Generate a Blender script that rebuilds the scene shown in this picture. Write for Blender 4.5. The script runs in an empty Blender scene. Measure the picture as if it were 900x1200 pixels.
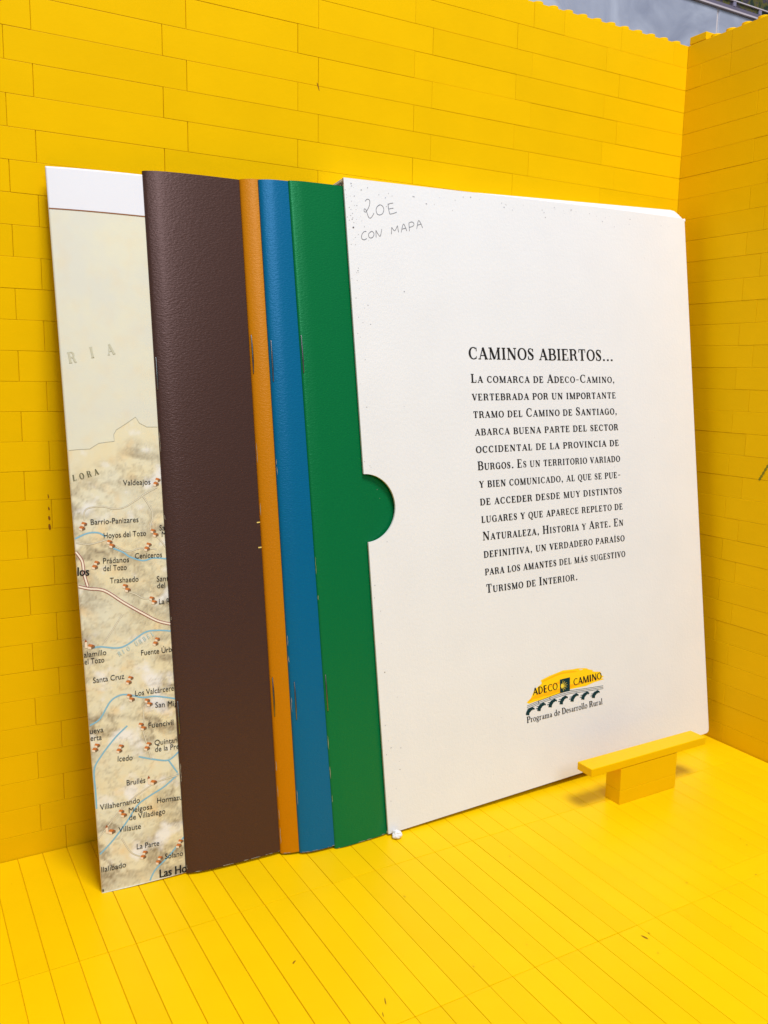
import bpy, bmesh, math, random
from mathutils import Vector, Matrix, noise
random.seed(7)
S = 0.1                                    # all numbers below are millimetres; 1 Blender unit = 1 cm
scn = bpy.context.scene
COL = scn.collection

# ---------------------------------------------------------------- camera
cam = bpy.data.cameras.new('camera'); camo = bpy.data.objects.new('camera', cam); COL.objects.link(camo)
cam.sensor_fit = 'HORIZONTAL'; cam.sensor_width = 36.0; cam.lens = 36.0*1022.74/900.0
cam.clip_start = 0.5; cam.clip_end = 2000
camo.location = Vector((-329.69, -300.90, 166.57))*S
camo.rotation_euler = (1.41229631, -0.0169877, -0.5216664)
scn.camera = camo

# ---------------------------------------------------------------- light (a kitchen: one broad ceiling lamp and the room's soft light)
w = bpy.data.worlds.new('World'); scn.world = w; w.use_nodes = True
bg = w.node_tree.nodes['Background']; bg.inputs[0].default_value = (0.86, 0.92, 1.0, 1); bg.inputs[1].default_value = 0.24
def area(name, loc, target, size, power, col):
    l = bpy.data.lights.new(name, 'AREA'); l.shape = 'RECTANGLE'; l.size, l.size_y = size[0]*S, size[1]*S
    l.energy = power; l.color = col
    o = bpy.data.objects.new(name, l); COL.objects.link(o); o.location = Vector(loc)*S
    o.rotation_euler = (Vector(target)-Vector(loc)).to_track_quat('-Z', 'Y').to_euler(); return o
area('ceiling_lamp', (-170, -520, 1150), (-140, -60, 60), (340, 340), 137000, (0.975, 0.965, 0.975))
area('window_light', (-390, -1050, 735), (-140, -60, 100), (360, 320), 38000, (0.78, 0.88, 1.0))
scn.view_settings.view_transform = 'Standard'; scn.view_settings.look = 'None'
scn.view_settings.exposure = 0.0; scn.view_settings.gamma = 1.0

# ---------------------------------------------------------------- materials
def lin(r, g, b):
    f = lambda c: (c/255/12.92) if c/255 <= 0.04045 else ((c/255+0.055)/1.055)**2.4
    return (f(r), f(g), f(b), 1)
def mat(name, col, rough=0.5, spec=0.5, metal=0.0):
    m = bpy.data.materials.new(name); m.use_nodes = True
    b = m.node_tree.nodes['Principled BSDF']
    b.inputs['Base Color'].default_value = col; b.inputs['Roughness'].default_value = rough
    b.inputs['Specular IOR Level'].default_value = spec; b.inputs['Metallic'].default_value = metal
    return m, m.node_tree, b
def N(nt, t, **k):
    n = nt.nodes.new(t)
    for a, v in k.items():
        if a in n.inputs: n.inputs[a].default_value = v
        else: setattr(n, a, v)
    return n
def objcoord(nt, sc=(1, 1, 1)):
    t = N(nt, 'ShaderNodeTexCoord'); m = N(nt, 'ShaderNodeMapping'); m.inputs['Scale'].default_value = sc
    nt.links.new(t.outputs['Object'], m.inputs['Vector']); return m.outputs['Vector']
def bump(nt, b, height, strength, dist):
    n = N(nt, 'ShaderNodeBump', Strength=strength, Distance=dist)
    nt.links.new(height, n.inputs['Height']); nt.links.new(n.outputs['Normal'], b.inputs['Normal']); return n
def plastic(name, col, rough, var=0.05, spec=0.2):
    m, nt, b = mat(name, col, rough, spec); b.inputs['Specular Tint'].default_value = (1.0, 0.70, 0.02, 1)
    g = N(nt, 'ShaderNodeNewGeometry'); co = objcoord(nt)
    big = N(nt, 'ShaderNodeTexNoise', Scale=0.55, Detail=4.0); nt.links.new(co, big.inputs['Vector'])
    a = N(nt, 'ShaderNodeMath', operation='MULTIPLY'); a.inputs[1].default_value = var; nt.links.new(g.outputs['Random Per Island'], a.inputs[0])
    c = N(nt, 'ShaderNodeMath', operation='MULTIPLY_ADD'); c.inputs[1].default_value = 0.10; c.inputs[2].default_value = 0.925-var/2
    nt.links.new(big.outputs['Fac'], c.inputs[0])
    s = N(nt, 'ShaderNodeMath', operation='ADD'); nt.links.new(a.outputs[0], s.inputs[0]); nt.links.new(c.outputs[0], s.inputs[1])
    mx = N(nt, 'ShaderNodeMix', data_type='RGBA', blend_type='MULTIPLY'); mx.inputs['Factor'].default_value = 1
    mx.inputs['A'].default_value = col; nt.links.new(s.outputs[0], mx.inputs['B']); nt.links.new(mx.outputs['Result'], b.inputs['Base Color'])
    fine = N(nt, 'ShaderNodeTexNoise', Scale=9.0, Detail=3.0); nt.links.new(co, fine.inputs['Vector'])
    r = N(nt, 'ShaderNodeMapRange'); r.inputs['To Min'].default_value = rough-0.08; r.inputs['To Max'].default_value = rough+0.12
    nt.links.new(fine.outputs['Fac'], r.inputs['Value']); nt.links.new(r.outputs['Result'], b.inputs['Roughness'])
    wob = N(nt, 'ShaderNodeTexNoise', Scale=1.3, Detail=2.0); nt.links.new(co, wob.inputs['Vector'])
    bump(nt, b, wob.outputs['Fac'], 0.25, 0.03)
    return m
YELLOW = (0.83, 0.496, 0.0016, 1)
M_wall = plastic('yellow_plastic', YELLOW, 0.40, 0.05, 0.13)
M_floor = plastic('yellow_floor_plastic', (0.85, 0.53, 0.0016, 1), 0.36, 0.06, 0.14)
M_stand = plastic('yellow_stand_plastic', (0.87, 0.52, 0.0016, 1), 0.36, 0.03)

def leather(name, col, col2):
    m, nt, b = mat(name, col, 0.4, 0.62); co = objcoord(nt)
    b.inputs['Specular Tint'].default_value = tuple(0.28+0.72*min(1, c/max(col[:3])) for c in col[:3])+(1,)
    v = N(nt, 'ShaderNodeTexVoronoi', Scale=15.0, feature='SMOOTH_F1'); n1 = N(nt, 'ShaderNodeTexNoise', Scale=20.0, Detail=4.0)
    mp = N(nt, 'ShaderNodeMapping'); mp.inputs['Scale'].default_value = (0.75, 1.0, 1.6); nt.links.new(co, mp.inputs['Vector'])
    nt.links.new(mp.outputs[0], v.inputs['Vector']); nt.links.new(mp.outputs[0], n1.inputs['Vector'])
    ad = N(nt, 'ShaderNodeMath', operation='ADD'); nt.links.new(v.outputs['Distance'], ad.inputs[0]); nt.links.new(n1.outputs['Fac'], ad.inputs[1])
    bump(nt, b, ad.outputs[0], 0.30, 0.014)
    n2 = N(nt, 'ShaderNodeTexNoise', Scale=26.0, Detail=5.0); nt.links.new(co, n2.inputs['Vector'])
    mx = N(nt, 'ShaderNodeMix', data_type='RGBA'); mx.inputs['A'].default_value = col; mx.inputs['B'].default_value = col2
    nt.links.new(n2.outputs['Fac'], mx.inputs['Factor']); nt.links.new(mx.outputs['Result'], b.inputs['Base Color'])
    r = N(nt, 'ShaderNodeMapRange'); r.inputs['To Min'].default_value = 0.24; r.inputs['To Max'].default_value = 0.42
    nt.links.new(n1.outputs['Fac'], r.inputs['Value']); nt.links.new(r.outputs['Result'], b.inputs['Roughness'])
    return m
M_brown = leather('brown_card', lin(54, 36, 32), lin(65, 45, 40))
M_orange = leather('orange_card', lin(182, 112, 0), lin(196, 124, 0))
M_blue = leather('blue_card', lin(0, 88, 132), lin(0, 99, 143))
M_green = leather('green_card', lin(0, 96, 52), lin(4, 108, 58))
def paper(name, col, rough=0.75, bs=0.25, sc=9.0):
    m, nt, b = mat(name, col, rough, 0.25); co = objcoord(nt)
    n1 = N(nt, 'ShaderNodeTexNoise', Scale=sc, Detail=6.0, Roughness=0.65); nt.links.new(co, n1.inputs['Vector'])
    bump(nt, b, n1.outputs['Fac'], bs, 0.03)
    n2 = N(nt, 'ShaderNodeTexNoise', Scale=0.5, Detail=5.0); nt.links.new(co, n2.inputs['Vector'])
    r = N(nt, 'ShaderNodeMapRange'); r.inputs['To Min'].default_value = 0.955; r.inputs['To Max'].default_value = 1.03
    nt.links.new(n2.outputs['Fac'], r.inputs['Value'])
    mx = N(nt, 'ShaderNodeMix', data_type='RGBA', blend_type='MULTIPLY'); mx.inputs['Factor'].default_value = 1
    mx.inputs['A'].default_value = col; nt.links.new(r.outputs['Result'], mx.inputs['B']); nt.links.new(mx.outputs['Result'], b.inputs['Base Color'])
    return m
M_card = paper('white_card', (0.768, 0.772, 0.795, 1), 0.7, 0.3, 8.0)
M_raw = paper('grey_board_edge', lin(176, 160, 146))
M_pages = paper('page_edges', lin(226, 220, 208))
M_torn = paper('torn_paper', (0.80, 0.80, 0.83, 1), 0.85, 0.3, 14.0)
M_worn = paper('worn_paper_edge', lin(168, 160, 146))
def ink(name, col, rough=0.6): return mat(name, col, rough, 0.2)[0]
M_ink = ink('black_ink', lin(30, 28, 30))
M_pencil = ink('pencil', lin(128, 128, 134))
M_scuff = ink('grey_scuff', lin(168, 168, 176)); M_scuff2 = ink('dark_scuff', lin(92, 90, 98))
M_swash = ink('yellow_ink', lin(255, 208, 20)); M_swash2 = ink('amber_ink', lin(252, 182, 10)); M_shell = ink('shell_yellow_ink', lin(238, 214, 70))
M_teal = ink('dark_teal_ink', lin(6, 50, 58))
M_gold = ink('gold_foil', lin(226, 200, 110), 0.35)
M_staple = mat('staple_wire', (0.22, 0.22, 0.23, 1), 0.38, 0.5, 1.0)[0]
M_slit = ink('dark_gap', lin(20, 18, 18))
M_dirt = ink('brown_dirt', lin(140, 84, 10)); M_pen = ink('green_pen', lin(128, 122, 10))

# ---------------------------------------------------------------- helpers
def prop(o, label=None, cat=None, group=None, kind=None):
    for k, v in (('label', label), ('category', cat), ('group', group), ('kind', kind)):
        if v: o[k] = v
    return o
def empty(name, M=None, **k):
    o = bpy.data.objects.new(name, None); o.empty_display_size = 1; COL.objects.link(o)
    if M is not None: o.matrix_world = M
    return prop(o, **k)
def link(name, me, mats, parent=None, smooth=False, **k):
    for m in (mats if isinstance(mats, (list, tuple)) else [mats]): me.materials.append(m)
    if smooth:
        for p in me.polygons: p.use_smooth = p.material_index < 2
    o = bpy.data.objects.new(name, me); COL.objects.link(o)
    if parent: o.parent = parent
    return prop(o, **k)
class MB:                                  # collects faces (in mm) for one mesh
    def __init__(s): s.v = []; s.f = []; s.m = []
    def quad(s, pts, mi=0):
        n = len(s.v); s.v += [tuple(p) for p in pts]; s.f.append(tuple(range(n, n+len(pts)))); s.m.append(mi)
    def box(s, a, b, mi=0, T=None):
        x0, y0, z0 = a; x1, y1, z1 = b; n = len(s.v)
        P = [(x0,y0,z0),(x1,y0,z0),(x1,y1,z0),(x0,y1,z0),(x0,y0,z1),(x1,y0,z1),(x1,y1,z1),(x0,y1,z1)]
        s.v += [tuple(T @ Vector(p)) if T else p for p in P]
        for f in ((0,3,2,1),(4,5,6,7),(0,1,5,4),(1,2,6,5),(2,3,7,6),(3,0,4,7)): s.f.append(tuple(n+i for i in f)); s.m.append(mi)
    def mesh(s, name, bevel=0, seg=1):
        me = bpy.data.meshes.new(name); me.from_pydata([(x*S, y*S, z*S) for x, y, z in s.v], [], s.f)
        for p, m in zip(me.polygons, s.m): p.material_index = m
        if bevel:
            bm = bmesh.new(); bm.from_mesh(me)
            bmesh.ops.bevel(bm, geom=bm.edges[:], offset=bevel*S, segments=seg, profile=0.5, affect='EDGES')
            bm.to_mesh(me); bm.free()
        me.update(); return me
    def build(s, name, mats, parent=None, bevel=0, seg=1, smooth=False, **k): return link(name, s.mesh(name, bevel, seg), mats, parent, smooth, **k)

# a print layer: flat ink laid on a sheet; each stroke sits a hair above the one before
class Ink(MB):
    def __init__(s, surf, base=0.04, step=0.0004): super().__init__(); s.surf = surf; s.base = base; s.step = step; s.n = 0
    @property
    def h(s): return s.base+(s.n % 150)*s.step
    def poly(s, pts, mi=0):
        s.quad([s.surf(u, v, s.h) for u, v in pts], mi); s.n += 1
    def ribbon(s, pts, wid, mi=0, closed=False):
        n = len(pts); L = []; R = []
        for i, (x, y) in enumerate(pts):
            a = pts[i-1] if i > 0 else (pts[-2] if closed else pts[0]); b = pts[i+1] if i < n-1 else (pts[1] if closed else pts[-1])
            dx, dy = b[0]-a[0], b[1]-a[1]; l = math.hypot(dx, dy) or 1
            ww = (wid[i] if isinstance(wid, (list, tuple)) else wid)/2
            L.append((x-dy/l*ww, y+dx/l*ww)); R.append((x+dy/l*ww, y-dx/l*ww))
        k = len(s.v)
        for a, b in zip(L, R): s.v.append(tuple(s.surf(a[0], a[1], s.h))); s.v.append(tuple(s.surf(b[0], b[1], s.h)))
        for i in range(n-1): s.f.append((k+2*i, k+2*i+1, k+2*i+3, k+2*i+2)); s.m.append(mi)
        s.n += 1
def spline(pts, k=8):
    out = []; P = [pts[0]]+list(pts)+[pts[-1]]
    for i in range(1, len(P)-2):
        p0, p1, p2, p3 = P[i-1:i+3]
        for j in range(k):
            t = j/k
            out.append(tuple(0.5*((2*p1[c])+(-p0[c]+p2[c])*t+(2*p0[c]-5*p1[c]+4*p2[c]-p3[c])*t*t+(-p0[c]+3*p1[c]-3*p2[c]+p3[c])*t**3) for c in (0, 1)))
    out.append(tuple(pts[-1])); return out

# ---------------------------------------------------------------- lettering
# high-contrast roman capitals drawn stroke by stroke, cap height 1
T, H = 0.185, 0.066
def arc(cx, cy, rx, ry, a0, a1, k=14, T=T, H=H):
    pts = []; ws = []
    for i in range(k+1):
        a = math.radians(a0+(a1-a0)*i/k); pts.append((cx+rx*math.cos(a), cy+ry*math.sin(a))); ws.append(H+(T-H)*abs(math.cos(a))**1.6)
    return pts, ws
def st(x, y0=0, y1=1, w=T): return ([(x, y0), (x, y1)], w)
def ha(x0, x1, y, w=H): return ([(x0, y), (x1, y)], w)
def sf(x, y, r=0.14): return ha(x-r, x+r, y+(H/2 if y < 0.5 else -H/2))
def line(a, b, w): return ([a, b], w)
G = {
 'A': (0.70, [line((0.08,0),(0.34,1),H*1.2), line((0.33,0.98),(0.57,0),T), ha(0.15,0.48,0.32), sf(0.08,0,0.10), sf(0.57,0,0.13)]),
 'B': (0.64, [st(0.14), sf(0.10,0,0.10), sf(0.10,1,0.10), ha(0.1,0.32,0.52), ha(0.1,0.34,0.021), ha(0.1,0.32,0.979), arc(0.31,0.75,0.19,0.23,90,-90), arc(0.33,0.27,0.22,0.25,90,-90)]),
 'C': (0.68, [arc(0.36,0.5,0.27,0.48,52,308), st(0.575,0.66,0.97,H), st(0.575,0.06,0.27,H*0.8)]),
 'D': (0.72, [st(0.14), sf(0.10,0,0.10), sf(0.10,1,0.10), ha(0.1,0.32,0.021), ha(0.1,0.32,0.979), arc(0.31,0.5,0.29,0.479,90,-90)]),
 'E': (0.60, [st(0.14), sf(0.14,0), sf(0.14,1), ha(0.1,0.53,0.021), ha(0.1,0.50,0.979), ha(0.1,0.38,0.52), st(0.515,0,0.27,H), st(0.485,0.76,1,H), st(0.375,0.42,0.62,H)]),
 'F': (0.56, [st(0.14), sf(0.14,0,0.15), sf(0.14,1), ha(0.1,0.50,0.979), ha(0.1,0.38,0.50), st(0.485,0.74,1,H), st(0.375,0.40,0.60,H)]),
 'G': (0.74, [arc(0.36,0.5,0.27,0.48,52,318), st(0.57,0.66,0.97,H), st(0.575,0.02,0.42), sf(0.575,0.45,0.13)]),
 'H': (0.76, [st(0.16), st(0.59), sf(0.16,0), sf(0.16,1), sf(0.59,0), sf(0.59,1), ha(0.16,0.59,0.51)]),
 'I': (0.36, [st(0.17), sf(0.17,0), sf(0.17,1)]),
 'L': (0.57, [st(0.15), sf(0.15,0), sf(0.15,1), ha(0.1,0.51,0.021), st(0.495,0,0.30,H)]),
 'M': (0.92, [st(0.13,0,1,H*1.2), line((0.15,1),(0.43,0.02),T), line((0.44,0.02),(0.72,1),H*1.1), st(0.74), sf(0.13,0,0.11), sf(0.12,1,0.11), sf(0.74,0), sf(0.76,1,0.12)]),
 'N': (0.77, [st(0.13,0,1,H*1.2), line((0.15,0.98),(0.61,0.02),T), st(0.62,0,1,H*1.2), sf(0.13,0,0.11), sf(0.12,1,0.10), sf(0.62,1,0.12)]),
 'O': (0.72, [arc(0.36,0.5,0.28,0.48,0,360,28)]),
 'P': (0.60, [st(0.14), sf(0.14,0,0.15), sf(0.10,1,0.10), ha(0.1,0.32,0.979), ha(0.1,0.32,0.47), arc(0.31,0.725,0.21,0.255,90,-90)]),
 'Q': (0.72, [arc(0.36,0.5,0.28,0.48,0,360,28), ([(0.33,0.0),(0.40,-0.12),(0.55,-0.2),(0.68,-0.14)],[H,T*0.8,T*0.6,H])]),
 'R': (0.70, [st(0.14), sf(0.14,0,0.14), sf(0.10,1,0.10), ha(0.1,0.32,0.979), ha(0.1,0.34,0.50), arc(0.31,0.74,0.20,0.24,90,-90), ([(0.34,0.5),(0.47,0.42),(0.51,0.2),(0.56,0.03),(0.67,0.06)],[H,T*0.8,T,T*0.6,H])]),
 'S': (0.55, [([(0.43,0.78),(0.38,0.93),(0.26,0.98),(0.14,0.92),(0.10,0.77),(0.17,0.62),(0.32,0.47),(0.43,0.33),(0.43,0.17),(0.36,0.05),(0.24,0.02),(0.13,0.08),(0.08,0.26)],[H,H,H,T*0.6,T*0.8,T,T,T,T*0.8,T*0.5,H,H,H]), st(0.445,0.70,0.97,H), st(0.075,0.03,0.32,H)]),
 'T': (0.66, [st(0.32), sf(0.32,0), ha(0.04,0.60,0.979), st(0.06,0.72,1,H), st(0.58,0.72,1,H)]),
 'U': (0.74, [st(0.15,0.3,1), sf(0.15,1), st(0.60,0.3,1,H*1.2), sf(0.60,1,0.11), ([(0.15,0.32),(0.17,0.14),(0.26,0.04),(0.37,0.015),(0.50,0.06),(0.58,0.17),(0.60,0.32)],[T,T*0.9,T*0.6,H*1.2,H,H,H*1.2])]),
 'V': (0.68, [line((0.12,1),(0.36,0.02),T), line((0.36,0.02),(0.59,1),H*1.2), sf(0.12,1,0.13), sf(0.59,1,0.10)]),
 'Y': (0.68, [line((0.12,1),(0.35,0.45),T), line((0.36,0.45),(0.58,1),H*1.2), st(0.34,0,0.48), sf(0.34,0), sf(0.12,1,0.13), sf(0.58,1,0.10)]),
 'Z': (0.60, [line((0.10,0.03),(0.48,0.97),T), ha(0.06,0.52,0.979), ha(0.06,0.54,0.021), st(0.08,0.74,1,H), st(0.525,0,0.27,H)]),
 '.': (0.30, [line((0.14,0),(0.14,0.15),0.19)]),
 ',': (0.26, [line((0.12,0),(0.12,0.14),0.17), ([(0.15,0.04),(0.13,-0.10),(0.06,-0.17)],[0.09,0.05,0.02])]),
 '-': (0.40, [ha(0.06,0.34,0.36,0.065)]),
 # lower case of the same roman (x-height 0.62), lighter contrast
 'r': (0.40, [st(0.13,0,0.60,0.12), sf(0.13,0,0.13), sf(0.08,0.60,0.07), ([(0.16,0.42),(0.24,0.58),(0.36,0.58)],[H,0.06,0.12])]),
 'o': (0.50, [arc(0.25,0.31,0.19,0.30,0,360,22,0.12)]),
 'g': (0.50, [arc(0.23,0.42,0.15,0.19,0,360,20,0.10), arc(0.24,-0.10,0.20,0.14,0,360,20,0.07), ([(0.14,0.27),(0.10,0.16),(0.20,0.09),(0.36,0.05)],[H,0.08,0.09,0.06]), ([(0.33,0.56),(0.46,0.62)],[0.05,0.08])]),
 'a': (0.46, [st(0.33,0.03,0.45,0.12), ([(0.10,0.46),(0.14,0.58),(0.25,0.60),(0.33,0.45)],[0.10,0.05,0.05,0.12]), ([(0.32,0.36),(0.16,0.28),(0.09,0.14),(0.16,0.03),(0.31,0.10)],[H,0.07,0.12,0.07,H]), ([(0.33,0.05),(0.44,0.03)],[0.08,H])]),
 'm': (0.82, [st(0.12,0,0.60,0.12), st(0.40,0,0.45,0.12), st(0.68,0,0.45,0.12), sf(0.12,0,0.11), sf(0.40,0,0.11), sf(0.68,0,0.11), sf(0.07,0.60,0.06), ([(0.14,0.44),(0.26,0.60),(0.38,0.54),(0.40,0.42)],[H,0.06,0.10,0.12]), ([(0.42,0.44),(0.54,0.60),(0.66,0.54),(0.68,0.42)],[H,0.06,0.10,0.12])]),
 'd': (0.54, [arc(0.24,0.31,0.18,0.30,0,360,22,0.12), st(0.41,0,1,0.12), sf(0.44,0,0.09), sf(0.37,1,0.07)]),
 'e': (0.45, [arc(0.24,0.31,0.18,0.30,5,310,20,0.12), ha(0.08,0.41,0.34)]),
 's': (0.38, [([(0.29,0.47),(0.24,0.59),(0.14,0.59),(0.08,0.48),(0.15,0.36),(0.27,0.25),(0.29,0.12),(0.21,0.02),(0.11,0.03),(0.07,0.15)],[0.06,H,0.05,0.09,0.11,0.11,0.09,0.05,H,0.06])]),
 'l': (0.26, [st(0.13,0,1,0.12), sf(0.13,0,0.12), sf(0.08,1,0.07)]),
 'u': (0.54, [st(0.13,0.12,0.60,0.12), st(0.40,0,0.60,0.12), sf(0.08,0.60,0.07), sf(0.35,0.60,0.07), sf(0.44,0,0.07), ([(0.13,0.16),(0.18,0.03),(0.30,0.04),(0.40,0.18)],[0.12,0.09,0.05,H])]),
}
ACC = {'Á': 'A', 'Í': 'I', 'Ú': 'U'}
def serif_width(txt, small, track):
    x = 0
    for ch in txt:
        if ch == ' ': x += 0.30*(small if small else 1)+track; continue
        c = ACC.get(ch.upper() if small else ch, ch.upper() if small else ch); sc = small if (small and (ch.islower())) else 1
        x += G[c][0]*sc+track
    return x-track
def serif(ik, txt, u, v, cap, width=None, small=0, track=0.04, slope=0.0, mi=0, squeeze=None, bold=1.0):
    W = serif_width(txt, small, track); sx = (width/W) if width else cap*(squeeze or 1); x = 0
    cs, sn = math.cos(slope), math.sin(slope)
    for ch in txt:
        if ch == ' ': x += 0.30*(small if small else 1)+track; continue
        up = ch.upper() if small else ch; c = ACC.get(up, up); sc = small if (small and ch.islower()) else 1
        strokes = list(G[c][1])
        if up in ACC: gw = G[c][0]; strokes.append(line((gw*0.42, 1.06), (gw*0.62, 1.26), 0.08))
        for pts, wd in strokes:
            P = [((x+p[0]*sc)*sx, p[1]*sc*cap) for p in pts]
            wf = bold*(sx+cap)/2*sc*(1.14 if sc != 1 else 1)
            Q = [(u+a*cs-b*sn, v+a*sn+b*cs) for a, b in P]
            ik.ribbon(Q, [q*wf for q in wd] if isinstance(wd, list) else wd*wf, mi)
        x += G[c][0]*sc+track
def sans_polys(txt):
    cu = bpy.data.curves.new('lettering', 'FONT'); cu.body = txt; cu.resolution_u = 3
    o = bpy.data.objects.new('lettering', cu); COL.objects.link(o)
    dg = bpy.context.evaluated_depsgraph_get(); ev = o.evaluated_get(dg); me = ev.to_mesh()
    V = [(v.co.x, v.co.y) for v in me.vertices]; F = [tuple(p.vertices) for p in me.polygons]
    ev.to_mesh_clear(); bpy.data.objects.remove(o); bpy.data.curves.remove(cu); return V, F
def sans(ik, txt, a, b, cap=None, mi=0, bold=0.0):       # baseline from a to b, letters squeezed to fit
    V, F = sans_polys(txt); x0 = min(v[0] for v in V); x1 = max(v[0] for v in V)
    L = math.hypot(b[0]-a[0], b[1]-a[1]); sx = L/(x1-x0); sy = cap/0.70 if cap else sx*1.12
    cs, sn = (b[0]-a[0])/L, (b[1]-a[1])/L
    for off in ((0,) if not bold else (0, bold, -bold)):
        k = len(ik.v)
        for x, y in V:
            X = (x-x0)*sx+off; Y = y*sy; ik.v.append(tuple(ik.surf(a[0]+X*cs-Y*sn, a[1]+X*sn+Y*cs, ik.h)))
        for f in F: ik.f.append(tuple(k+i for i in f)); ik.m.append(mi)
        ik.n += 1

# ================================================================ the setting
HT = 315.39; C = 9.6; U = 8.0408; X0 = -0.857      # wall top, course height, stud pitch, first joint
fl = MB(); g = 0.13
def tile(x0, x1, y0, y1):
    j = random.uniform(-0.035, 0.02); g = 0.15 if x0 < -230 else (0.10 if x0 < -140 else 0.05)
    fl.box((x0+g/2+random.uniform(-.02,.02), y0+g/2, -3.2), (x1-g/2+random.uniform(-.02,.02), y1-g/2, j))
for i in range(-1, 58):
    x1 = X0-i*U if i >= 0 else -0.2; x0 = X0-(i+1)*U
    if i == -1: continue
    right = x0 > -90
    rows = [(-64.3, -0.25), (-120.3 if right else -128.6, -64.3)]
    if not right: rows += [(-192.9, -128.6)]
    else: rows += [(-192.9, -128.6)]
    rows += [(-257.2, -192.9), (-321.5, -257.2), (-385.8, -321.5)]
    for a, b in rows: tile(x0, x1, a, b)
for k in range(2): tile(X0-11*U+k*5.5*U, X0-11*U+(k+1)*5.5*U, -128.6, -120.3)
fl.box((X0-58*U, -385.8, -3.0), (-0.3, -0.3, -0.42))
fl.build('floor', M_floor, bevel=0.16, seg=2, kind='structure')
M_counter = paper('grey_counter', lin(120, 116, 112), 0.4, 0.1, 2.0)
ct = MB(); ct.box((-1600, -1400, -40), (1600, 170, -3.3)); ct.build('countertop', M_counter, kind='structure')

def studs(root, pts):
    proto = None
    for p in pts:
        if proto is None:
            bm = bmesh.new()
            bmesh.ops.create_cone(bm, cap_ends=True, segments=28, radius1=2.42*S, radius2=2.42*S, depth=1.8*S)
            top = [e for e in bm.edges if all(v.co.z > 0 for v in e.verts)]
            bmesh.ops.bevel(bm, geom=top, offset=0.22*S, segments=2, profile=0.5, affect='EDGES')
            me = bpy.data.meshes.new('stud'); bm.to_mesh(me); bm.free()
            proto = link('stud', me, M_wall, root); o = proto
        else:
            o = proto.copy(); COL.objects.link(o); o.parent = root
        o.location = Vector((p[0], p[1], p[2]+0.9))*S
def brick(mb, axis, a, b, r, thick=8.0):
    z1 = HT-r*C-0.03; z0 = HT-(r+1)*C+0.03; j = random.uniform(-0.06, 0.05); t = random.uniform(-0.05, 0.05); gg = random.uniform(0.03, 0.09) if (axis == 'x' and a < -230) else random.uniform(0.015, 0.055)
    if axis == 'x': mb.box((a+gg, j, z0+t*.4), (b-gg, thick, z1+t*.4))
    else: mb.box((j, a+gg, z0+t*.4), (thick, b-gg, z1+t*.4))
wall = empty('brick_wall', Matrix.Translation((0, 0, 0)), label='tall yellow toy brick wall standing behind the books, studs along its top edge', cat='wall')
mb = MB()
EV = [5, 11, 17, 23, 30, 35, 41, 47, 53, 59]; OD = [6, 12, 18, 24, 29, 36, 42, 48, 54, 60]
for r in range(0, 34):
    if r == 0: J = [-1, 1, 5, 9, 11, 17, 23, 30, 35, 41, 47, 53, 59]
    else: J = ([-1]+EV) if r % 2 == 0 else ([0]+OD)
    for a, b in zip(J, J[1:]):
        xb = X0-a*U if a > 0 else 7.9; brick(mb, 'x', X0-b*U, xb, r)
mb.box((X0-60*U+2, 0.45, -5), (7, 7.5, HT-0.6))
mb.build('bricks', M_wall, wall, bevel=0.10, seg=2)
studs(wall, [(X0-(i+0.5)*U+0.5, 4, HT) for i in range(0, 58)])
dm = Ink(lambda u, v, h: (u, -h, v), 0.09)
for z0, z1, ww in ((125.2, 123.9, 0.35), (121.0, 119.9, 0.5), (118.0, 116.6, 0.7), (115.3, 113.4, 0.8)): dm.ribbon([(-283.3, z0), (-283.2, (z0+z1)/2), (-283.1, z1)], [ww*.5, ww, ww*.6])
dm.ribbon([(-186.4, 268.5), (-185.9, 267.2), (-185.5, 265.9)], [0.15, 0.4, 0.2])
dm.build('dirt_mark', M_dirt, wall)
wallr = empty('brick_wall', Matrix.Translation((0, 0, 0)), label='yellow toy brick side wall at the right end of the floor, green pen stroke on it', cat='wall')
mb = MB()
for r in range(0, 34):
    if r == 0: J = [-1, 2.98, 7, 13, 19, 25]
    elif r == 1: J = [-1, 1.05, 3.0, 6, 12, 18, 24]
    else: J = ([-1, 5.9, 11.9, 17.9, 23.9] if r % 2 == 0 else [-1, 4.93, 10.93, 16.93, 22.93])
    J = [min(x, 10) for x in J if x <= 10] + ([10] if max(x for x in J if x <= 10) < 10 else [])
    for a, b in zip(J, J[1:]):
        yb = -a*U if a > 0 else 8.0; 
        if a < 0: yb = -0.08
        brick(mb, 'y', -b*U, yb, r)
mb.box((0.45, -10*U+1, -5), (7.5, -0.3, HT-0.6))
mb.build('bricks', M_wall, wallr, bevel=0.10, seg=2)
studs(wallr, [(4, -(i+0.5)*U-0.1, HT) for i in range(1, 10)])
pk = Ink(lambda u, v, h: (-h, u, v), 0.10)
pp = spline([(-55.8, 123.2), (-56.6, 124.3), (-57.8, 126.4), (-59.2, 129.0), (-60.6, 131.0), (-63.0, 132.4)], 6)
pk.ribbon(pp, [0.9+0.35*math.sin(i*1.7) for i in range(len(pp))])
pk.build('pen_mark', M_pen, wallr)
cp = MB(); cp.box((0.15, -9.6, HT+0.25), (7.9, -0.5, HT+3.5))
cp.build('plate_brick', M_wall, bevel=0.2, seg=2, label='small flat yellow plate lying on top of the side wall at the corner', cat='toy brick')

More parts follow.
